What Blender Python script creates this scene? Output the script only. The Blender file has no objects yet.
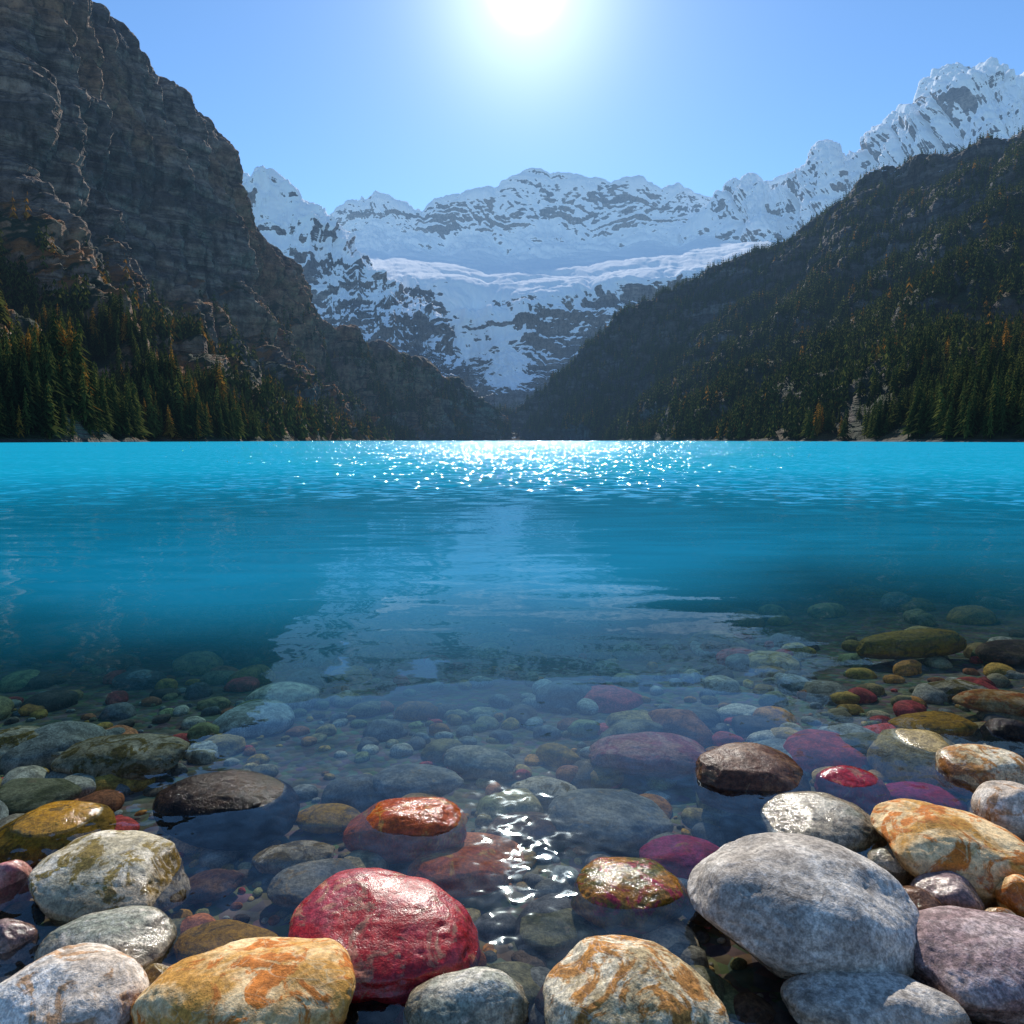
import bpy, bmesh, math, random
import numpy as np
from mathutils import Vector

rng = np.random.default_rng(7)
random.seed(7)
H = 1.0
PITCH = math.radians(6.0)
F = 683.0
CP, SP = math.cos(PITCH), math.sin(PITCH)
SUN_EL = math.radians(33.8)
SUN_AZ = math.radians(1.1)
def dvec(el): return Vector((math.sin(SUN_AZ)*math.cos(el), math.cos(SUN_AZ)*math.cos(el), math.sin(el)))
SUN = dvec(SUN_EL)
GLOW = dvec(math.radians(31.8))
scene = bpy.context.scene

# ---------------------------------------------------------------- noise
perm = rng.permutation(256)
grad = rng.normal(size=(256, 3)); grad /= np.linalg.norm(grad, axis=1)[:, None]
def perlin(p):
    p = np.asarray(p, dtype=np.float64)
    i = np.floor(p); f = p - i; i = i.astype(np.int64) & 255
    u = f*f*f*(f*(f*6-15)+10)
    r = np.zeros(p.shape[0])
    for dx in (0, 1):
        hx = perm[(i[:, 0]+dx) & 255]; wx = u[:, 0] if dx else 1-u[:, 0]
        for dy in (0, 1):
            hy = perm[(hx+i[:, 1]+dy) & 255]; wy = u[:, 1] if dy else 1-u[:, 1]
            for dz in (0, 1):
                h = perm[(hy+i[:, 2]+dz) & 255]; wz = u[:, 2] if dz else 1-u[:, 2]
                g = grad[h]
                d = g[:, 0]*(f[:, 0]-dx)+g[:, 1]*(f[:, 1]-dy)+g[:, 2]*(f[:, 2]-dz)
                r += d*wx*wy*wz
    return r*1.5
def fbm(p, oct=5, gain=.5):
    r = 0; a = 1; q = np.array(p, dtype=float)
    for k in range(oct):
        r = r + a*perlin(q); q = q*2.03+17.3; a *= gain
    return r
def ridged(p, oct=6, gain=.52):
    r = 0; a = 1; w = 1; q = np.array(p, dtype=float)
    for k in range(oct):
        n = 1-np.abs(perlin(q))*1.6
        n = np.clip(n, 0, 1)**2
        r = r+a*n*w; w = np.clip(n*1.4, 0, 1); q = q*2.07+11.7; a *= gain
    return r
def sstep(a, b, x):
    t = np.clip((x-a)/(b-a), 0, 1); return t*t*(3-2*t)

# ---------------------------------------------------------------- mesh helpers
def mesh_np(name, V, Fc, smooth=True):
    me = bpy.data.meshes.new(name)
    V = np.asarray(V, dtype=np.float32); Fc = np.asarray(Fc, dtype=np.int32)
    n = Fc.shape[1]
    me.vertices.add(len(V)); me.vertices.foreach_set("co", V.ravel())
    me.loops.add(Fc.size); me.loops.foreach_set("vertex_index", Fc.ravel())
    me.polygons.add(len(Fc))
    me.polygons.foreach_set("loop_start", np.arange(0, Fc.size, n, dtype=np.int32))
    try: me.polygons.foreach_set("loop_total", np.full(len(Fc), n, dtype=np.int32))
    except Exception: pass
    me.polygons.foreach_set("use_smooth", np.full(len(Fc), smooth, dtype=bool))
    me.update(calc_edges=True)
    return me
def add_obj(name, me, mat=None, loc=(0, 0, 0)):
    ob = bpy.data.objects.new(name, me); scene.collection.objects.link(ob)
    ob.location = loc
    if mat: me.materials.append(mat)
    return ob
def grid_faces(nv, nu, flip=False):
    a = np.arange(nv*nu).reshape(nv, nu)
    q = np.stack([a[:-1, :-1], a[:-1, 1:], a[1:, 1:], a[1:, :-1]], -1).reshape(-1, 4)
    return q[:, ::-1] if flip else q

# ---------------------------------------------------------------- node helpers
def N(nt, typ, ins=None, **props):
    nd = nt.nodes.new(typ)
    for k, v in props.items(): setattr(nd, k, v)
    for k, v in (ins or {}).items():
        s = nd.inputs[k]
        if isinstance(v, bpy.types.NodeSocket): nt.links.new(v, s)
        else:
            if isinstance(v, (tuple, list)) and s.type == 'RGBA' and len(v) == 3: v = (*v, 1)
            s.default_value = v
    return nd
def M(nt, op, a, b=None, c=None, clamp=False):
    ins = {0: a}
    if b is not None: ins[1] = b
    if c is not None: ins[2] = c
    return N(nt, 'ShaderNodeMath', ins, operation=op, use_clamp=clamp).outputs[0]
def VM(nt, op, a, b=None, scale=None):
    ins = {0: a}
    if b is not None: ins[1] = b
    nd = N(nt, 'ShaderNodeVectorMath', ins, operation=op)
    if scale is not None:
        if isinstance(scale, bpy.types.NodeSocket): nt.links.new(scale, nd.inputs['Scale'])
        else: nd.inputs['Scale'].default_value = scale
    return nd.outputs['Value'] if op in ('LENGTH', 'DOT_PRODUCT', 'DISTANCE') else nd.outputs[0]
def MIX(nt, f, a, b, blend='MIX'):
    nd = N(nt, 'ShaderNodeMix', None, data_type='RGBA', blend_type=blend)
    for i, v in ((0, f), (6, a), (7, b)):
        if isinstance(v, bpy.types.NodeSocket): nt.links.new(v, nd.inputs[i])
        else: nd.inputs[i].default_value = v if i == 0 else (*v[:3], 1)
    return nd.outputs[2]
def MR(nt, v, a, b, c=0., d=1., smooth=True):
    return N(nt, 'ShaderNodeMapRange', {0: v, 1: a, 2: b, 3: c, 4: d}, interpolation_type='SMOOTHSTEP' if smooth else 'LINEAR').outputs[0]
def NOISE(nt, vec, scale, detail=6, rough=.55, dist=0.):
    return N(nt, 'ShaderNodeTexNoise', {'Vector': vec, 'Scale': scale, 'Detail': detail, 'Roughness': rough, 'Distortion': dist})
def GREY(nt, g): return N(nt, 'ShaderNodeCombineColor', {0: g, 1: g, 2: g}).outputs[0]
def new_mat(name):
    m = bpy.data.materials.new(name); m.use_nodes = True
    m.node_tree.nodes.clear(); return m, m.node_tree
def finish(nt, sh):
    o = nt.nodes.new('ShaderNodeOutputMaterial'); nt.links.new(sh, o.inputs[0])

HAZE_PAINT = (0.28, 0.50, 0.82)
def painted_haze(nt, mat, sh, pos, L=9800., strength=1.05):  # paints aerial haze onto the surface: blue emission mixed in by distance from origin
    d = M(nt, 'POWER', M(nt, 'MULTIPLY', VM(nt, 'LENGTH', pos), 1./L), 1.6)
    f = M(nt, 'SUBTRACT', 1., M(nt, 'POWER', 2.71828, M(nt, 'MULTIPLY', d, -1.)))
    em = N(nt, 'ShaderNodeEmission', {'Color': HAZE_PAINT, 'Strength': strength})
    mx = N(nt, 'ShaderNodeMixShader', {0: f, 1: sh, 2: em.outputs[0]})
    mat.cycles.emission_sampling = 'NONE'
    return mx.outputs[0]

def mat_mountain(name, rock, snow_lo, snow_hi, snow_thr, veg_top, veg=(.022, .032, .014), autumn=(.20, .08, .02), autumn_amt=.5, bump=6., cones=()):
    m, nt = new_mat(name)
    geo = N(nt, 'ShaderNodeNewGeometry'); pos = geo.outputs['Position']
    sep = N(nt, 'ShaderNodeSeparateXYZ', {0: pos}); z = sep.outputs[2]
    nz = N(nt, 'ShaderNodeSeparateXYZ', {0: geo.outputs['Normal']}).outputs[2]
    strat = NOISE(nt, VM(nt, 'MULTIPLY', pos, (.003, .003, .045)), 1., 5, .68, .6).outputs[0]
    big = NOISE(nt, pos, .004, 4, .6).outputs[0]
    fine = NOISE(nt, pos, .07, 5, .72).outputs[0]
    streak = NOISE(nt, VM(nt, 'MULTIPLY', pos, (.06, .06, .008)), 1., 4, .65, .3).outputs[0]
    c = MIX(nt, MR(nt, strat, .40, .60), rock[0], rock[1])
    c = MIX(nt, MR(nt, big, .45, .62), c, rock[2])
    c = MIX(nt, MR(nt, streak, .5, .7, 0, .8), c, tuple(x*.3 for x in rock[0]))
    c = MIX(nt, 1., c, GREY(nt, MR(nt, fine, .28, .72, .4, 1.6)), 'MULTIPLY')
    vn = NOISE(nt, pos, .012, 5, .65).outputs[0]
    vmask = M(nt, 'ADD', MR(nt, z, veg_top*1.15, veg_top*.35), M(nt, 'MULTIPLY', M(nt, 'SUBTRACT', vn, .5), 2.6))
    vmask = M(nt, 'MULTIPLY', MR(nt, vmask, .45, .7), MR(nt, nz, .35, .6))
    an = NOISE(nt, VM(nt, 'ADD', pos, (300., 90., 10.)), .02, 4, .7).outputs[0]
    vc = MIX(nt, MR(nt, an, .47, .60, 0, autumn_amt), veg, autumn)
    c = MIX(nt, vmask, c, vc)
    c = MIX(nt, MR(nt, z, 2.0, 1.), c, (.06, .055, .05))
    sn = NOISE(nt, pos, .009, 6, .66).outputs[0]
    s = M(nt, 'ADD', nz, M(nt, 'MULTIPLY', M(nt, 'SUBTRACT', sn, .5), 1.5))
    s = M(nt, 'ADD', s, MR(nt, z, snow_lo, snow_hi, -.8, .25, False))
    s = M(nt, 'ADD', s, M(nt, 'MULTIPLY', M(nt, 'SUBTRACT', strat, .5), 1.3))
    for (cx_, cy_, r0, r1, amt) in cones:      # avalanche cones and snow gullies lying below the glacier
        dd = VM(nt, 'LENGTH', VM(nt, 'MULTIPLY', VM(nt, 'SUBTRACT', pos, (cx_, cy_, 0.)), (1., .75, 0.)))
        s = M(nt, 'ADD', s, MR(nt, dd, r0, r1, amt, 0.))
    sm = MR(nt, s, snow_thr-.04, snow_thr+.05)
    bmp = N(nt, 'ShaderNodeBump', {'Strength': .9, 'Distance': bump, 'Height': M(nt, 'ADD', fine, M(nt, 'MULTIPLY', MR(nt, strat, .42, .58), .7))})
    rockb = N(nt, 'ShaderNodeBsdfPrincipled', {'Base Color': c, 'Roughness': .9, 'Specular IOR Level': .2, 'Normal': bmp.outputs[0]})
    snowb = N(nt, 'ShaderNodeBsdfDiffuse', {'Color': (.97, .97, .97)})
    mx = N(nt, 'ShaderNodeMixShader', {0: sm, 1: rockb.outputs[0], 2: snowb.outputs[0]})
    finish(nt, painted_haze(nt, m, mx.outputs[0], pos))
    return m

# ---------------------------------------------------------------- terrain
def P(x, y, Y):           # bearing -> world point at northing Y
    v = 512-y; fw = F*CP+v*SP; up = v*CP-F*SP; k = Y/fw
    return np.array([(x-512)*k, Y, up*k+H])
def cat(A, n):
    A = np.asarray(A, float); K = len(A)
    t = np.linspace(0, K-1, n); i = np.clip(np.floor(t).astype(int), 0, K-2); f = t-i
    sh = (n,)+(1,)*(A.ndim-1); f = f.reshape(sh)
    p0 = A[np.clip(i-1, 0, K-1)]; p1 = A[i]; p2 = A[i+1]; p3 = A[np.clip(i+2, 0, K-1)]
    return .5*((2*p1)+(-p0+p2)*f+(2*p0-5*p1+4*p2-p3)*f**2+(-p0+3*p1-3*p2+p3)*f**3)
def normals(G):
    du = np.gradient(G, axis=1); dv = np.gradient(G, axis=0)
    n = np.cross(du, dv); n /= np.linalg.norm(n, axis=2)[..., None]+1e-9
    return n
SHEETS = {}
def terrain(name, rows, nu, nv, mat, crest_row, amp, freq, strata, sfreq, gully=0., jag=8., flip=False, seed=0., wbase=.12, vz=.4, flat=None):
    R = len(rows)
    C = np.array(rows)
    G = cat(C, nv); G = cat(G.transpose(1, 0, 2), nu).transpose(1, 0, 2)
    vv = np.linspace(0, R-1, nv)[:, None]/crest_row
    w = sstep(0, wbase, vv)*(1-.5*np.exp(-((vv-1)/.06)**2))
    if flat: w = w*(1-.7*sstep(flat[0]-.04, flat[0]+.04, vv)*sstep(flat[1]+.04, flat[1]-.04, vv))
    w = np.repeat(w, nu, 1)
    n = normals(G)
    if flip: n = -n
    p = G.reshape(-1, 3)
    warp = np.stack([fbm(p*freq*1.5+3+seed, 3), fbm(p*freq*1.5+31+seed, 3), fbm(p*freq*1.5+77+seed, 3)], 1)/freq*.15
    q = p+warp
    r = ridged(q*freq*np.array([1, 1, vz])+seed, 8, .58)-.9
    cr = 0; a_ = 1.; qq = q*freq*4*np.array([1, 1, .3])+seed+50
    for _ in range(4):
        cr = cr+a_*np.abs(perlin(qq)); qq = qq*2.1+9; a_ *= .55
    st = fbm(np.stack([q[:, 0]*sfreq*.08, q[:, 1]*sfreq*.08, q[:, 2]*sfreq], 1)+seed, 4)
    st = np.tanh(st*3)*.6
    uu = np.repeat(np.linspace(0, 1, nu)[None], nv, 0).ravel(); v2 = np.repeat(vv, nu, 1).ravel()
    L = np.linalg.norm(np.diff(G[nv//3], axis=0), axis=1).sum()
    gl = ridged(np.stack([uu*L*freq*2.2+warp[:, 0]*freq*.8, v2*1.2, uu*0+seed], 1), 5)-.9
    d = amp*r+strata*st+gully*gl+amp*.30*(cr-.5)
    G2 = G+n*(d.reshape(nv, nu)*w)[..., None]
    crest = np.exp(-((vv-1)/.09)**2)
    jn = fbm(np.stack([uu*L*freq*2.6, uu*0+seed, uu*0], 1), 6, .52).reshape(nv, nu)
    jn = jn-.7*np.abs(jn)+.1
    G2[..., 2] += jn*jag*crest
    me = mesh_np(name, G2.reshape(-1, 3), grid_faces(nv, nu, flip))
    ob = add_obj(name, me, mat)
    SHEETS[name] = G2
    return ob
def rows_from(crest, shore, fz, back=((.5, .75), (1.1, 0.)), bdir=(0, 0)):
    crest = np.array(crest); shore = np.array(shore)
    rows = []
    for f, z in fz:
        r = shore*(1-f)+crest*f; r[:, 2] = z*crest[:, 2]+(-4 if f == 0 else 0); rows.append(r)
    for k, zf in back:
        r = crest.copy(); r[:, :2] += (crest-shore)[:, :2]*k*.8+np.array(bdir)*k; r[:, 2] = crest[:, 2]*zf-5*(zf == 0); rows.append(r)
    return rows

rock_dark = ((.085, .066, .058), (.23, .17, .13), (.25, .14, .08))
rock_mid = ((.05, .045, .045), (.125, .11, .10), (.09, .068, .052))
rock_far = ((.09, .08, .085), (.25, .21, .185), (.20, .15, .12))
m_left = mat_mountain('rock_left', rock_dark, 400, 1300, 1.00, 320, autumn=(.26, .10, .03), autumn_amt=.9)
m_right = mat_mountain('rock_right', rock_mid, 300, 800, .82, 560, autumn=(.12, .06, .02), autumn_amt=.4)
m_far = mat_mountain('rock_far', rock_far, 100, 950, .21, 150, cones=((-20, 2980, 20, 150, 1.0), (-190, 3130, 20, 150, .8)))
m_farR = mat_mountain('rock_far_right', rock_far, 300, 1300, .15, 200)

crA = [P(*a) for a in [(-450,-150,700),(-250,-150,850),(-80,-110,950),(20,-50,1050),(76,0,1150),(142,75,1250),(192,125,1350),(232,180,1420),(256,225,1480),(286,275,1540),(316,318,1600),(360,335,1700),(400,355,1800),(440,375,1900),(475,395,1980),(495,412,2080),(505,432,2150)]]
shA = [(x, y, 0) for x, y in [(-260,-250),(-230,100),(-212,280),(-225,450),(-225,600),(-235,800),(-240,1000),(-245,1150),(-250,1300),(-250,1400),(-250,1500),(-240,1600),(-225,1750),(-190,1850),(-120,2000),(-60,2080),(-20,2160)]]
terrain('left_mountain', rows_from(crA, shA, [(0,0),(.22,.08),(.48,.22),(.66,.42),(.83,.74),(1,1)]), 820, 380, m_left, 5, 42, 1/240, 9, 1/26, gully=22, jag=15, flip=True, seed=3.1)
crE = [P(*a) for a in [(1500,0,1100),(1300,40,1250),(1150,95,1400),(1024,142,1500),(975,160,1550),(930,170,1650),(880,182,1750),(840,208,1800),(800,233,1850),(760,254,1900),(710,277,1950),(660,299,2000),(620,323,2050),(585,356,2100),(560,380,2150),(530,398,2200),(500,414,2250)]]
shE = [(x, y, 0) for x, y in [(330,-250),(290,50),(245,310),(250,500),(255,700),(255,850),(250,1000),(245,1150),(235,1300),(225,1450),(210,1580),(190,1700),(165,1820),(135,1930),(100,2030),(60,2120),(10,2200)]]
terrain('right_mountain', rows_from(crE, shE, [(0,0),(.2,.13),(.45,.36),(.68,.62),(.87,.86),(1,1)]), 780, 320, m_right, 5, 34, 1/300, 8, 1/30, gully=16, jag=9, seed=8.7)

cx = [290,345,375,410,450,500,548,600,660,710,760,830]
def row(ys, Y):
    Y = [Y]*12 if np.isscalar(Y) else Y
    return np.array([P(x, y, YY) for x, y, YY in zip(cx, ys, Y)])
rC = [row([440]*12, 2400), row([400]*12, 2900), row([345,350,355,360,362,360,355,350,345,340,335,330], 3080),
      row([282,278,276,278,284,290,288,282,274,268,260,250], 3300),
      row([262,258,256,258,260,264,262,256,250,244,238,232], 4650),
      row([248,240,234,240,240,240,236,236,236,232,220,210], 5330),
      row([230,212,198,212,200,186,170,184,185,200,190,172], 5500)]
bk = rC[-1].copy(); bk[:, 1] += 900; bk[:, 2] *= .7; rC.append(bk)
terrain('glacier_mountain', rC, 620, 540, m_far, 6, 60, 1/600, 22, 1/80, gully=34, jag=90, seed=14.2, flip=True, flat=(.48, .72))

crD = np.array([P(*a) for a in [(685,240,5200),(715,196,5000),(745,178,4800),(775,188,4600),(800,176,4400),(822,150,4300),(850,156,4200),(880,128,4000),(905,112,3900),(925,92,3800),(960,64,3700),(985,74,3600),(1024,84,3500),(1100,70,3300),(1250,120,3000)]])
def shift(C, dx, dy, zf):
    r = C.copy(); r[:, 0] += dx; r[:, 1] += dy; r[:, 2] = r[:, 2]*zf; return r
rD = [shift(crD, -250, -1900, 0), shift(crD, -170, -1250, .30), shift(crD, -90, -650, .62), crD, shift(crD, 200, 500, .8), shift(crD, 300, 1200, .3)]
for r in rD[:3]: r[0, 2] *= .3; r[0, 0] += 300; r[1, 0] += 120
terrain('right_snow_peak', rD, 620, 420, m_farR, 3, 70, 1/420, 20, 1/80, gully=50, jag=60, seed=21.3, flip=True)
crB = np.array([P(*a) for a in [(60,110,3000),(180,140,3100),(232,163,3200),(262,170,3200),(300,193,3150),(330,222,3100),(352,248,3050),(380,272,3000),(405,292,2950),(430,312,2900),(445,345,2850),(470,380,2800),(495,408,2750)]])
rB = [shift(crB, 100, -750, 0), shift(crB, 60, -400, .5), crB, shift(crB, -50, 400, .8), shift(crB, -100, 1000, 0)]
terrain('left_snow_peak', rB, 500, 320, m_far, 2, 50, 1/380, 18, 1/65, gully=26, jag=40, seed=33.3, flip=False)

# ---------------------------------------------------------------- forest
def tree_template(tiers, ring, near, seed):
    r = np.random.default_rng(seed); V = []; Fc = []
    lean = r.normal(0, .006, 2)
    n = 5
    for k in range(n):
        a = 2*math.pi*k/n; V.append((.014*math.cos(a), .014*math.sin(a), -.06))
    V.append((0, 0, .9))
    for k in range(n): Fc.append((k, (k+1) % n, n))
    for t in range(tiers):
        f = t/(tiers-1)
        z0 = .22+.78*f if near else .3+.7*f
        rad = (.19*(1-f)**.85+.018)*(1+r.normal(0, .13))
        hh = (.17 if near else .30)*(1-.45*f)
        b = len(V); cx_, cy_ = lean*z0*10+r.normal(0, .006, 2)
        V.append((cx_, cy_, z0)); n = ring; ph = r.uniform(0, 6)
        for k in range(n):
            a = 2*math.pi*k/n+ph+r.normal(0, .12)
            rr = rad*((1.0 if k % 2 == 0 else .45)*(1+r.normal(0, .2)))
            V.append((cx_+rr*math.cos(a), cy_+rr*math.sin(a), z0-hh*(rr/rad)*(.75+.35*r.random())))
        for k in range(n): Fc.append((b, b+1+k, b+1+(k+1) % n))
    return np.array(V), np.array(Fc)
T_far = [tree_template(4, 8, False, 100+i) for i in range(6)]
T_near = [tree_template(14, 14, True, 200+i) for i in range(8)]

mt, nt = new_mat('conifer')
geo = N(nt, 'ShaderNodeNewGeometry')
at = N(nt, 'ShaderNodeAttribute', None, attribute_name='tint')
c = MIX(nt, MR(nt, at.outputs['Fac'], 0, .8, smooth=False), (.020, .034, .013), (.10, .11, .028))
c = MIX(nt, MR(nt, at.outputs['Fac'], .9, .93), c, (.28, .14, .025))
bs = N(nt, 'ShaderNodeBsdfDiffuse', {'Color': c})
tr = N(nt, 'ShaderNodeBsdfTranslucent', {'Color': c})
mx = N(nt, 'ShaderNodeMixShader', {0: .38, 1: bs.outputs[0], 2: tr.outputs[0]})
finish(nt, painted_haze(nt, mt, mx.outputs[0], geo.outputs['Position']))

def forest(name, sheet, count, maskf, hrange=(14, 24), near_d=700, clump=1/70, autumn=.0):
    G = SHEETS[sheet]; nv, nu = G.shape[:2]
    a = G[:-1, :-1]; b = G[:-1, 1:]; c_ = G[1:, :-1]
    n = np.cross(b-a, c_-a); area = np.linalg.norm(n, axis=2); nz = np.abs(n[..., 2])/(area+1e-9)
    ctr = (a+G[1:, 1:])/2; vv = np.repeat((np.arange(nv-1)/(nv-1))[:, None], nu-1, 1)
    den = fbm((ctr*clump).reshape(-1, 3)+5, 4).reshape(nz.shape)
    w = area*maskf(ctr, nz, vv, den)
    w = w.ravel(); w /= w.sum()
    r = np.random.default_rng(count)
    idx = r.choice(len(w), count, p=w)
    i = idx//(nu-1); j = idx % (nu-1); s = r.random((count, 1)); t = r.random((count, 1))
    pts = G[i, j]*(1-s)*(1-t)+G[i, j+1]*s*(1-t)+G[i+1, j]*(1-s)*t+G[i+1, j+1]*s*t
    dist = np.linalg.norm(pts, axis=1)
    hs = r.uniform(*hrange, count)*(1+.15*r.normal(size=count)); hs *= np.clip(1.15-pts[:, 2]/1400, .55, 1.15)
    wid = r.uniform(.75, 1.2, count); rot = r.uniform(0, 6.28, count); tint = np.clip(r.random(count)*.88, 0, .89)
    an = fbm(pts/60+9, 2)
    tint = np.where(r.random(count) < autumn*(1+3*(an > .15)), .97, tint)
    Vs = []; Fs = []; Ts = []; off = 0
    for lod, Ts_ in ((0, T_far), (1, T_near)):
        sel0 = np.where((dist < near_d) == bool(lod))[0]
        kk = r.integers(0, len(Ts_), len(sel0))
        for q, (TV, TF) in enumerate(Ts_):
            sel = sel0[kk == q]
            if not len(sel): continue
            cs, sn = np.cos(rot[sel])[:, None], np.sin(rot[sel])[:, None]
            x = (TV[None, :, 0]*cs-TV[None, :, 1]*sn)*wid[sel][:, None]; y = (TV[None, :, 0]*sn+TV[None, :, 1]*cs)*wid[sel][:, None]
            z = np.repeat(TV[None, :, 2], len(sel), 0)
            V = np.stack([x, y, z], -1)*hs[sel][:, None, None]+pts[sel][:, None, :]
            Fx = TF[None]+(np.arange(len(sel))*len(TV))[:, None, None]+off
            Vs.append(V.reshape(-1, 3)); Fs.append(Fx.reshape(-1, 3)); Ts.append(np.repeat(tint[sel], len(TV))); off += V.shape[0]*V.shape[1]
    V = np.concatenate(Vs); Fc = np.concatenate(Fs)
    me = mesh_np(name, V, Fc, smooth=False)
    A = me.attributes.new('tint', 'FLOAT', 'POINT'); A.data.foreach_set('value', np.concatenate(Ts).astype(np.float32))
    return add_obj(name, me, mt)
def mkA(c, nz, v, den):
    m = (nz > .45)*(c[..., 2] > 1.5)*(v < .62)*(c[..., 1] > 120)
    top = np.interp(c[..., 1], [0, 400, 900, 1500, 2200], [230, 260, 190, 300, 400])
    scree = sstep(900, 1050, c[..., 1])*sstep(1500, 1400, c[..., 1])
    return m*sstep(1.1, .5, c[..., 2]/top)*sstep(-.22, .25, den+.35*(c[..., 2] < 45)-.1)*(1-.75*scree)
forest('conifer_forest', 'left_mountain', 11000, mkA, (15, 28), autumn=.06)
def mkE(c, nz, v, den):
    m = (nz > .36)*(c[..., 2] > 1.5)*(v < .72)*(c[..., 1] > 120)
    return m*sstep(720, 450, c[..., 2])*(.25+sstep(-.35, .15, den))
forest('conifer_forest', 'right_mountain', 34000, mkE, (15, 25), autumn=.02)
def mkC(c, nz, v, den): return (c[..., 2] > -5)*(c[..., 2] < 150)*(v < .3)*(np.abs(c[..., 0]) < 500)*1.
forest('conifer_forest', 'glacier_mountain', 1800, mkC, (14, 22))

# ---------------------------------------------------------------- lake bed and water
def depth(X, Y):
    X = np.asarray(X, float); Y = np.asarray(Y, float)
    d = .10*(Y-.50)-.07*np.clip(X-.4, 0, 3.2)
    n = fbm(np.stack([X.ravel()*.6, Y.ravel()*.6, X.ravel()*0], 1), 3).reshape(X.shape)*.025
    d = d+n*np.clip(1-np.abs(Y)/60, 0, 1)
    d = np.where(d > 2, 2+5*(1-np.exp(-(d-2)/5)), d)
    return np.maximum(d, -1.5)
def axis(lo, hi, n, s):
    a = np.arcsinh(lo/s); b = np.arcsinh(hi/s); return s*np.sinh(np.linspace(a, b, n))
def surf(xs, ys, zf):
    X, Y = np.meshgrid(xs, ys); Z = zf(X, Y)
    return np.stack([X, Y, Z], -1), grid_faces(len(ys), len(xs))
m_bed, nt = new_mat('bed')
geo = N(nt, 'ShaderNodeNewGeometry'); pos = geo.outputs['Position']
n1 = NOISE(nt, pos, 6., 5, .65).outputs[0]
vo = N(nt, 'ShaderNodeTexVoronoi', {'Vector': pos, 'Scale': 28.})
c = MIX(nt, MR(nt, n1, .35, .65), (.10, .085, .055), (.28, .23, .15))
c = MIX(nt, .5, c, MIX(nt, 1., c, vo.outputs['Color'], 'MULTIPLY'))
bm_ = N(nt, 'ShaderNodeBump', {'Strength': .8, 'Distance': .012, 'Height': M(nt, 'SUBTRACT', 1., vo.outputs['Distance'])})
bs = N(nt, 'ShaderNodeBsdfPrincipled', {'Base Color': c, 'Roughness': .8, 'Specular IOR Level': .1, 'Normal': bm_.outputs[0]})
finish(nt, bs.outputs[0])
V, Fc = surf(axis(-9000, 9000, 260, 2.5), axis(-3000, 9000, 240, 2.5), lambda X, Y: -depth(X, Y))
add_obj('lake_bed_ground', mesh_np('lake_bed_ground', V.reshape(-1, 3), Fc), m_bed)

m_w, nt = new_mat('lake_water')
geo = N(nt, 'ShaderNodeNewGeometry'); pos = geo.outputs['Position']
dep = N(nt, 'ShaderNodeAttribute', None, attribute_name='depth').outputs['Fac']
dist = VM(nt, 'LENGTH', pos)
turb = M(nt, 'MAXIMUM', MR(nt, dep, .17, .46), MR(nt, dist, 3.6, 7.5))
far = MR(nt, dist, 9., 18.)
def wave(vec, sx, sy, det, off):
    v = VM(nt, 'ADD', VM(nt, 'MULTIPLY', vec, (sx, sy, 1.)), (off, off*1.7, 0.))
    t = NOISE(nt, v, 1., det, .5, .4).outputs['Color']
    return VM(nt, 'SUBTRACT', t, (.5, .5, .5))
w1 = VM(nt, 'SCALE', wave(pos, 1.1, 4.2, 1, 3.), scale=.10)
w2 = VM(nt, 'SCALE', wave(pos, 20., 26., 1, 11.), scale=MR(nt, dist, 1.3, 2.8, .28, .015))
patch = MR(nt, NOISE(nt, VM(nt, 'MULTIPLY', pos, (.03, .12, 1.)), 1., 2).outputs[0], .35, .65, .6, 1.1)
w3 = VM(nt, 'SCALE', wave(pos, 2.2, 3.5, 2, 23.), scale=M(nt, 'MULTIPLY', M(nt, 'MULTIPLY', far, patch), 2.7))
w4 = VM(nt, 'SCALE', wave(pos, .3, .5, 2, 41.), scale=MR(nt, dist, 25., 90., 0, 1.2))
ws = VM(nt, 'ADD', VM(nt, 'ADD', w1, w2), VM(nt, 'ADD', w3, w4))
nrm = VM(nt, 'NORMALIZE', VM(nt, 'ADD', VM(nt, 'MULTIPLY', ws, (1., 1., 0.)), (0., 0., 1.)))
fr = N(nt, 'ShaderNodeFresnel', {'IOR': 1.38, 'Normal': nrm}).outputs[0]
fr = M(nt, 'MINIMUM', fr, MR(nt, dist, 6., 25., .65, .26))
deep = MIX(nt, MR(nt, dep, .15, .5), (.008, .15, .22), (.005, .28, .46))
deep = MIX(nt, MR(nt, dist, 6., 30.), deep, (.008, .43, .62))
dif = N(nt, 'ShaderNodeBsdfDiffuse', {'Color': deep})
tra = N(nt, 'ShaderNodeBsdfTransparent', {'Color': MIX(nt, MR(nt, dep, .05, .34), (.99, .99, .98), (.52, .90, .98))})
base = N(nt, 'ShaderNodeMixShader', {0: turb, 1: tra.outputs[0], 2: dif.outputs[0]})
gl = N(nt, 'ShaderNodeBsdfGlossy', {'Color': (.80, .94, 1.), 'Roughness': MR(nt, dist, 6., 40., .022, .10), 'Normal': nrm})
fin = N(nt, 'ShaderNodeMixShader', {0: fr, 1: base.outputs[0], 2: gl.outputs[0]})
finish(nt, fin.outputs[0])
V, Fc = surf(axis(-4000, 4000, 300, 2.), axis(-1.5, 3200, 300, 2.), lambda X, Y: X*0)
me = mesh_np('lake_water', V.reshape(-1, 3), Fc)
A = me.attributes.new('depth', 'FLOAT', 'POINT'); A.data.foreach_set('value', depth(V[..., 0], V[..., 1]).ravel().astype(np.float32))
add_obj('lake_water', me, m_w)

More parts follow.
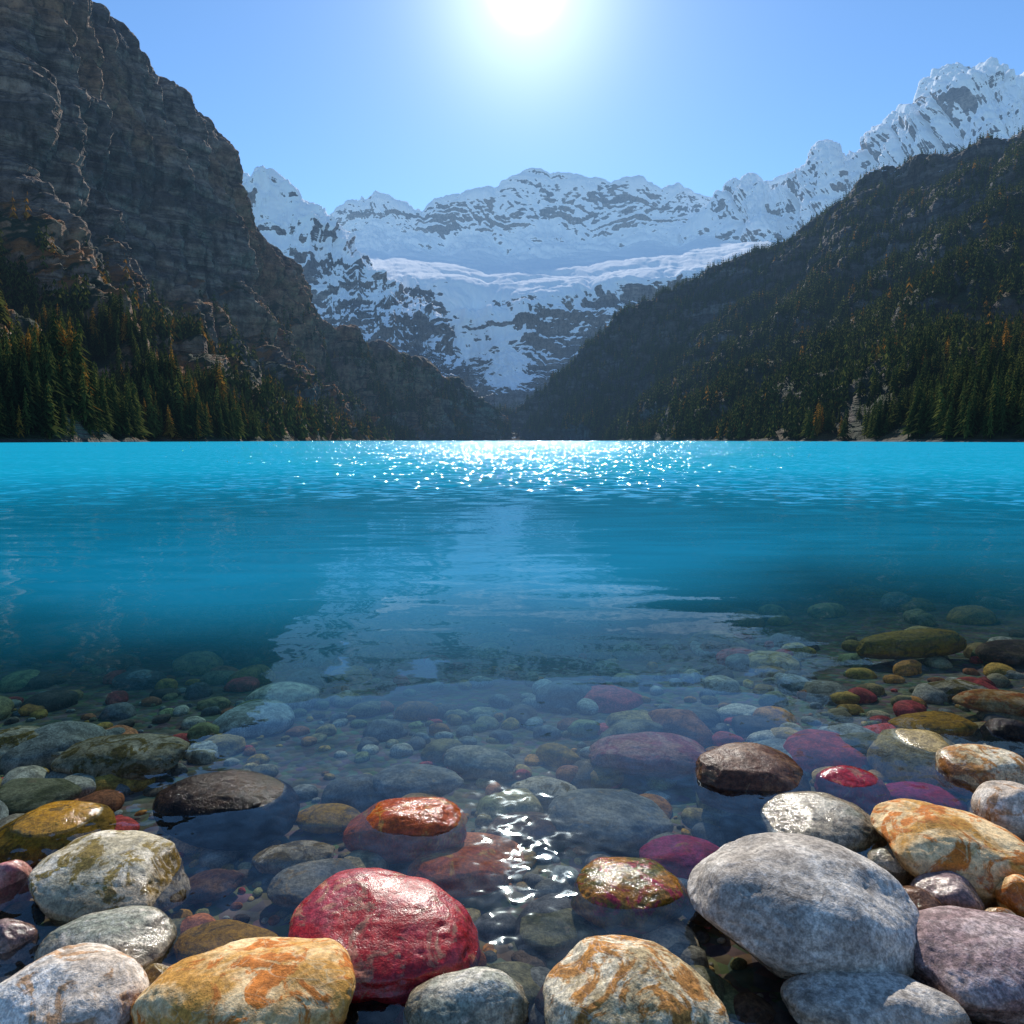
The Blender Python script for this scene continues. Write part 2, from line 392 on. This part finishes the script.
# ---------------------------------------------------------------- stones
_ico = {}
def ico(s):
    if s not in _ico:
        bm = bmesh.new(); bmesh.ops.create_icosphere(bm, subdivisions=s, radius=1)
        _ico[s] = (np.array([v.co[:] for v in bm.verts]), np.array([[v.index for v in f.verts] for f in bm.faces])); bm.free()
    return _ico[s]
def stone_shape(sub, seed, rough=1.):
    V, Fc = ico(sub); r = np.random.default_rng(seed)
    ex = r.uniform(2.0, 2.5)
    V = V*((np.abs(V)**ex).sum(1)**(-1/ex))[:, None]
    for k in range(7):
        n = r.normal(size=3); n /= np.linalg.norm(n); t = r.uniform(.78, .94)
        d = V@n; e = np.clip(d-t, 0, None)
        V = V-n[None]*(e*.65)[:, None]
    off = r.uniform(0, 80, 3)
    D = .14*perlin(V*.9+off)+.05*perlin(V*2.1+off)+rough*(.014*fbm(V*5+off, 4))
    pits = np.clip(perlin(V*9+off)-.32, 0, 1)*.07*rough
    V = V*(1+D-pits)[:, None]
    V /= np.abs(V).max(0)[None]
    return V, Fc

def mat_stone(name, c1, c2, c3, wet=0., speck=.5, patch=.6, vein=.3, scale=1., bump=.55, sp=1.):
    m, nt = new_mat(name)
    patch = patch+.08
    tc = N(nt, 'ShaderNodeTexCoord').outputs['Object']
    rnd = N(nt, 'ShaderNodeObjectInfo').outputs['Random']
    vec = VM(nt, 'ADD', tc, VM(nt, 'SCALE', (13., 7., 31.), scale=M(nt, 'MULTIPLY', rnd, 9.)))
    geo = N(nt, 'ShaderNodeNewGeometry'); wz = N(nt, 'ShaderNodeSeparateXYZ', {0: geo.outputs['Position']}).outputs[2]
    n1 = NOISE(nt, vec, 7*scale, 6, .65, .8).outputs[0]
    n2 = NOISE(nt, vec, 13*scale, 6, .68, 1.0).outputs[0]
    n3 = NOISE(nt, vec, 80*scale, 4, .7).outputs[0]
    n4 = NOISE(nt, vec, 260, 2, .6).outputs[0]
    n5 = NOISE(nt, vec, 5*scale, 3, .6, 2.).outputs[0]
    c = MIX(nt, MR(nt, n1, .42, .58), c1, c2)
    c = MIX(nt, MR(nt, n2, 1.02-patch*.75, 1.09-patch*.75), c, c3)
    v = MR(nt, M(nt, 'ABSOLUTE', M(nt, 'SUBTRACT', n5, .5)), .0, .010, vein, 0.)
    c = MIX(nt, v, c, tuple(min(.7, x*1.4+.05) for x in c2))
    g = MR(nt, n3, .35, .66, 1-speck*.75, 1+speck*.35)
    g2 = MR(nt, n4, .35, .65, 1-speck*.35, 1+speck*.25)
    g3 = MR(nt, n1, .3, .7, .68, 1.18)
    gg = M(nt, 'MULTIPLY', M(nt, 'MULTIPLY', g, g2), g3)
    c = MIX(nt, 1., c, GREY(nt, gg), 'MULTIPLY')
    wl = M(nt, 'ADD', wz, M(nt, 'MULTIPLY', M(nt, 'SUBTRACT', n1, .5), -.09))
    w = M(nt, 'MAXIMUM', MR(nt, wl, .055, .028), M(nt, 'MULTIPLY', MR(nt, n2, .3, .62, .6, 1.), wet))
    c = MIX(nt, w, c, MIX(nt, 1., c, (.70, .61, .50), 'MULTIPLY'))
    sub = MR(nt, wz, .0, -.006)
    h = M(nt, 'ADD', M(nt, 'MULTIPLY', n3, .5), M(nt, 'ADD', n2, M(nt, 'MULTIPLY', n4, .2)))
    b = N(nt, 'ShaderNodeBump', {'Strength': bump, 'Distance': .008, 'Height': h})
    rough = M(nt, 'ADD', MR(nt, w, 0, 1, .8, .12), M(nt, 'MULTIPLY', sub, .5))
    spec = M(nt, 'MULTIPLY', MR(nt, w, 0, 1, .25*sp, .5*sp), MR(nt, sub, 0, 1, 1., .06))
    bs = N(nt, 'ShaderNodeBsdfPrincipled', {'Base Color': c, 'Roughness': rough, 'Specular IOR Level': spec, 'Normal': b.outputs[0]})
    finish(nt, bs.outputs[0]); return m
MATS = {
 'granite': mat_stone('granite', (.52,.45,.375), (.66,.59,.50), (.37,.31,.25), 0, .6, .50),
 'red': mat_stone('red', (.66,.025,.03), (.50,.06,.09), (.66,.30,.20), .7, .6, .56, bump=.4),
 'tan': mat_stone('tan', (.76,.37,.07), (.84,.60,.31), (.64,.20,.03), .0, .45, .62),
 'beige': mat_stone('beige', (.70,.53,.28), (.78,.67,.47), (.50,.22,.05), .0, .7, .64),
 'white': mat_stone('white', (.80,.65,.50), (.88,.79,.67), (.58,.34,.18), .0, .55, .56),
 'olive': mat_stone('olive', (.64,.55,.36), (.80,.71,.55), (.30,.21,.05), .0, .6, .62),
 'greygreen': mat_stone('greygreen', (.34,.36,.28), (.60,.56,.45), (.72,.66,.55), .0, .7, .5),
 'dark': mat_stone('dark', (.022,.016,.012), (.055,.035,.022), (.13,.08,.045), .6, .8, .46, bump=1., sp=.25, vein=.1),
 'orange': mat_stone('orange', (.88,.20,.02), (.62,.12,.03), (.88,.44,.09), 1., .5, .55),
 'rainbow': mat_stone('rainbow', (.20,.20,.03), (.50,.24,.03), (.50,.05,.10), 1., .7, .58, scale=1.0),
 'brown': mat_stone('brown', (.17,.075,.045), (.28,.17,.11), (.36,.23,.14), .6, .6, .5, sp=.6),
 'magenta': mat_stone('magenta', (.70,.03,.10), (.50,.05,.22), (.70,.22,.07), .9, .5, .5),
 'purple': mat_stone('purple', (.38,.25,.24), (.52,.40,.37), (.27,.18,.17), .0, .7, .5),
 'yellow': mat_stone('yellow', (.82,.46,.03), (.58,.34,.05), (.30,.19,.04), .9, .5, .56),
 'green': mat_stone('green', (.20,.22,.11), (.36,.37,.23), (.46,.40,.25), .6, .5, .5),
 'pink': mat_stone('pink', (.75,.20,.24), (.76,.40,.36), (.58,.12,.15), .2, .5, .5),
 'blue': mat_stone('blue', (.28,.32,.33), (.46,.48,.45), (.54,.44,.28), .6, .5, .5),
}
# px, py, w, h, top above water, kind
ST = [
(800,905,222,145,.18,'granite'),(384,934,192,104,.10,'red'),(253,1000,212,112,.13,'tan'),(634,1002,182,108,.13,'beige'),
(62,1004,165,90,.12,'white'),(107,882,152,84,.09,'olive'),(104,950,132,64,.07,'greygreen'),(226,806,146,60,.055,'dark'),
(408,829,130,46,.045,'orange'),(629,896,118,64,.04,'rainbow'),(750,780,126,58,.08,'brown'),(820,829,124,58,.07,'greygreen'),
(957,852,148,84,.12,'tan'),(984,773,88,40,.08,'beige'),(1008,735,50,26,.05,'dark'),(1014,812,72,66,.13,'white'),
(851,790,72,28,.04,'red'),(925,798,78,30,.025,'magenta'),(685,857,92,38,.024,'magenta'),(652,756,126,36,-.005,'pink'),
(610,817,124,54,-.012,'blue'),(985,962,165,96,.11,'purple'),(872,1012,180,66,.08,'granite'),(466,1010,126,54,.07,'greygreen'),
(510,986,78,42,.02,'green'),(8,886,42,42,.06,'pink'),(18,920,52,32,.03,'dark'),(8,946,50,38,.05,'purple'),
(226,947,116,44,.008,'yellow'),(55,834,118,52,.035,'yellow'),(321,884,104,46,-.004,'blue'),(293,858,82,28,-.004,'olive'),
(461,871,108,42,.008,'orange'),(209,886,66,32,-.01,'brown'),(915,915,70,48,.05,'brown'),(945,900,64,38,.06,'purple'),
(1020,900,44,44,.08,'tan'),(752,1012,48,32,.03,'brown'),(125,757,130,40,-.04,'olive'),(28,797,90,34,-.03,'green'),
(30,745,100,26,-.05,'olive'),(415,783,100,30,-.03,'blue'),(482,762,80,24,-.04,'greygreen'),(930,727,84,22,-.01,'yellow'),
(1000,703,84,22,.002,'tan'),(912,645,110,14,-.02,'yellow'),(1010,652,70,16,-.02,'brown'),(870,745,70,20,-.02,'green'),
(520,830,80,34,-.03,'brown'),(556,930,80,36,-.03,'green'),(700,905,50,36,-.01,'brown'),(180,935,60,28,-.01,'green'),
(330,818,70,26,-.03,'yellow'),(545,790,70,22,-.04,'olive'),(160,990,50,40,.04,'olive'),(560,1000,50,36,.02,'brown'),(700,990,54,40,.02,'green'),
(370,1008,60,40,.02,'dark'),(890,870,50,30,.04,'greygreen'),(1000,930,40,30,.05,'beige'),(745,830,50,26,.0,'dark'),(960,690,60,16,-.02,'olive'),
]
for i, (px, py, w, h, top, kind) in enumerate(ST):
    v = 512-py; fw = F*CP+v*SP; up = v*CP-F*SP; lat = px-512
    zc = 0
    for _ in range(8):
        k = (zc-H)/up; a = w*k/2; hh = h*k/2; sd = -up/math.hypot(fw, up); cd = math.sqrt(1-sd*sd)
        x, y = lat*k, fw*k; bed = -float(depth(np.array([[x]]), np.array([[y]]))[0, 0])
        b = min(.82*a, hh*.92/sd); c_ = math.sqrt(max(hh*hh-(b*sd)**2, 0))/cd
        c_ = min(max(c_, .26*a), .8*a)
        if top > .03: c_ = max(c_, .42*(top-bed))
        zc = min(top-c_, bed+c_*1.15)
    V, Fc = stone_shape(6 if w > 90 else 5, (2900 if kind == 'dark' else 900)+i, 1.0)
    V = V*np.array([a, b, c_])
    rz = random.uniform(-.25, .25)*(1 if a > 1.3*b else 1); cs, sn = math.cos(rz), math.sin(rz)
    V = np.stack([V[:, 0]*cs-V[:, 1]*sn, V[:, 0]*sn+V[:, 1]*cs, V[:, 2]+V[:, 0]*random.uniform(-.10, .10)], 1)
    me = mesh_np('river_stone', V, Fc)
    ob = add_obj('river_stone', me, MATS[kind], (x, y, zc))

# pebble mass
r = np.random.default_rng(55)
PAL = np.array([(.34,.27,.12),(.40,.33,.19),(.46,.42,.34),(.24,.24,.21),(.30,.33,.31),(.60,.39,.15),(.48,.17,.07),(.15,.11,.08),(.56,.50,.39),(.55,.31,.06),(.58,.08,.07),(.28,.29,.13),(.16,.16,.16),(.58,.24,.05)])
Tm = {s: [stone_shape(s, 400+q, .8) for q in range(10)] for s in (2, 3, 4)}
Vs = []; Fs = []; Cs = []; off = 0
def scatter(n, xr, yr, rr, zk=.35):
    global off
    for _ in range(n):
        x = r.uniform(*xr); y = yr[0]+(yr[1]-yr[0])*r.random()**1.2
        a = rr[0]*(rr[1]/rr[0])**(r.random()**1.6)
        bed = -float(depth(np.array([[x]]), np.array([[y]]))[0, 0])
        b = a*r.uniform(.6, .95); c = a*r.uniform(.35, .6)
        if y > 1.5 and bed+c*(1+zk) > -.01:
            if x < .9: continue
        TV, TF = Tm[4 if a > .09 else 3 if a > .035 else 2][r.integers(10)]
        V = TV*np.array([a, b, c]); t = r.uniform(0, 6.28)
        V = np.stack([V[:, 0]*math.cos(t)-V[:, 1]*math.sin(t), V[:, 0]*math.sin(t)+V[:, 1]*math.cos(t), V[:, 2]], 1)+np.array([x, y, bed+c*zk])
        col = np.clip(PAL[r.integers(len(PAL))]*r.uniform(.6, 1.4), 0, .8)
        Vs.append(V); Fs.append(TF+off); off += len(V); Cs.append(np.repeat(np.array([[*col, r.random()]]), len(V), 0))
scatter(1500, (-3.2, 3.6), (.3, 3.2), (.014, .05))
scatter(900, (-3.2, 4.2), (.6, 4.2), (.04, .10), .3)
scatter(260, (-4, 6), (1.7, 6), (.09, .2), .2)
scatter(2200, (-1.8, 1.8), (.55, 2.0), (.008, .022), .4)
me = mesh_np('pebble_bed', np.concatenate(Vs), np.concatenate(Fs))
A = me.attributes.new('col', 'FLOAT_COLOR', 'POINT'); A.data.foreach_set('color', np.concatenate(Cs).astype(np.float32).ravel())
m_p, nt = new_mat('pebbles')
geo = N(nt, 'ShaderNodeNewGeometry'); pos = geo.outputs['Position']; wz = N(nt, 'ShaderNodeSeparateXYZ', {0: pos}).outputs[2]
at = N(nt, 'ShaderNodeAttribute', None, attribute_name='col')
vec = VM(nt, 'ADD', pos, VM(nt, 'SCALE', (31., 17., 5.), scale=at.outputs['Alpha']))
n1 = NOISE(nt, vec, 22., 5, .65, .8).outputs[0]; n2 = NOISE(nt, vec, 150., 2, .7).outputs[0]
g = M(nt, 'MULTIPLY', MR(nt, n1, .3, .7, .45, 1.6), MR(nt, n2, .3, .7, .65, 1.35))
c = MIX(nt, 1., at.outputs['Color'], GREY(nt, g), 'MULTIPLY')
w = MR(nt, wz, .04, .01)
c = MIX(nt, w, c, MIX(nt, 1., c, (.85, .78, .68), 'MULTIPLY'))
sub = MR(nt, wz, 0., -.006)
b = N(nt, 'ShaderNodeBump', {'Strength': .5, 'Distance': .004, 'Height': M(nt, 'ADD', n1, n2)})
bs = N(nt, 'ShaderNodeBsdfPrincipled', {'Base Color': c, 'Roughness': M(nt, 'ADD', MR(nt, w, 0, 1, .75, .2), M(nt, 'MULTIPLY', sub, .5)), 'Specular IOR Level': MR(nt, sub, 0, 1, .5, .06), 'Normal': b.outputs[0]})
finish(nt, bs.outputs[0])
add_obj('pebble_bed', me, m_p)

# ---------------------------------------------------------------- world, sun, camera
wd = bpy.data.worlds.new("World"); scene.world = wd; wd.use_nodes = True
nt = wd.node_tree; nt.nodes.clear()
sky = N(nt, 'ShaderNodeTexSky', None, sky_type='NISHITA', sun_disc=False, sun_elevation=SUN_EL, sun_rotation=SUN_AZ, altitude=1700., air_density=1.0, dust_density=.25, ozone_density=2.2)
skc = MIX(nt, 1., sky.outputs[0], (.80, 1.06, 1.22), 'MULTIPLY')
bg = N(nt, 'ShaderNodeBackground', {'Color': skc, 'Strength': .15})
dirv = VM(nt, 'NORMALIZE', N(nt, 'ShaderNodeTexCoord').outputs['Generated'])
dt = M(nt, 'MAXIMUM', VM(nt, 'DOT_PRODUCT', dirv, tuple(GLOW)), 0.)
g1 = M(nt, 'MULTIPLY', M(nt, 'POWER', dt, 4200.), 14.)
g2 = M(nt, 'MULTIPLY', M(nt, 'POWER', dt, 220.), .62)
g3 = M(nt, 'MULTIPLY', M(nt, 'POWER', dt, 40.), .13)
bg2 = N(nt, 'ShaderNodeBackground', {'Color': (1., .98, .95), 'Strength': M(nt, 'ADD', g1, M(nt, 'ADD', g2, g3))})
ad = N(nt, 'ShaderNodeAddShader', {0: bg.outputs[0], 1: bg2.outputs[0]})
o = nt.nodes.new('ShaderNodeOutputWorld'); nt.links.new(ad.outputs[0], o.inputs[0])

ld = bpy.data.lights.new('sun', 'SUN'); ld.energy = 5.0; ld.angle = math.radians(.53); ld.color = (1, .94, .84)
lo = bpy.data.objects.new('sun', ld); scene.collection.objects.link(lo)
lo.rotation_euler = (-SUN).to_track_quat('-Z', 'Y').to_euler(); lo.location = (0, 50, 60)

cd_ = bpy.data.cameras.new('camera'); cam = bpy.data.objects.new('camera', cd_); scene.collection.objects.link(cam)
cam.location = (0, 0, H); cam.rotation_euler = (math.radians(90)-PITCH, 0, 0)
cd_.sensor_width = 36; cd_.lens = 36*F/1024; cd_.clip_start = .05; cd_.clip_end = 30000
scene.camera = cam
scene.view_settings.view_transform = 'Standard'; scene.view_settings.look = 'None'; scene.view_settings.exposure = 0
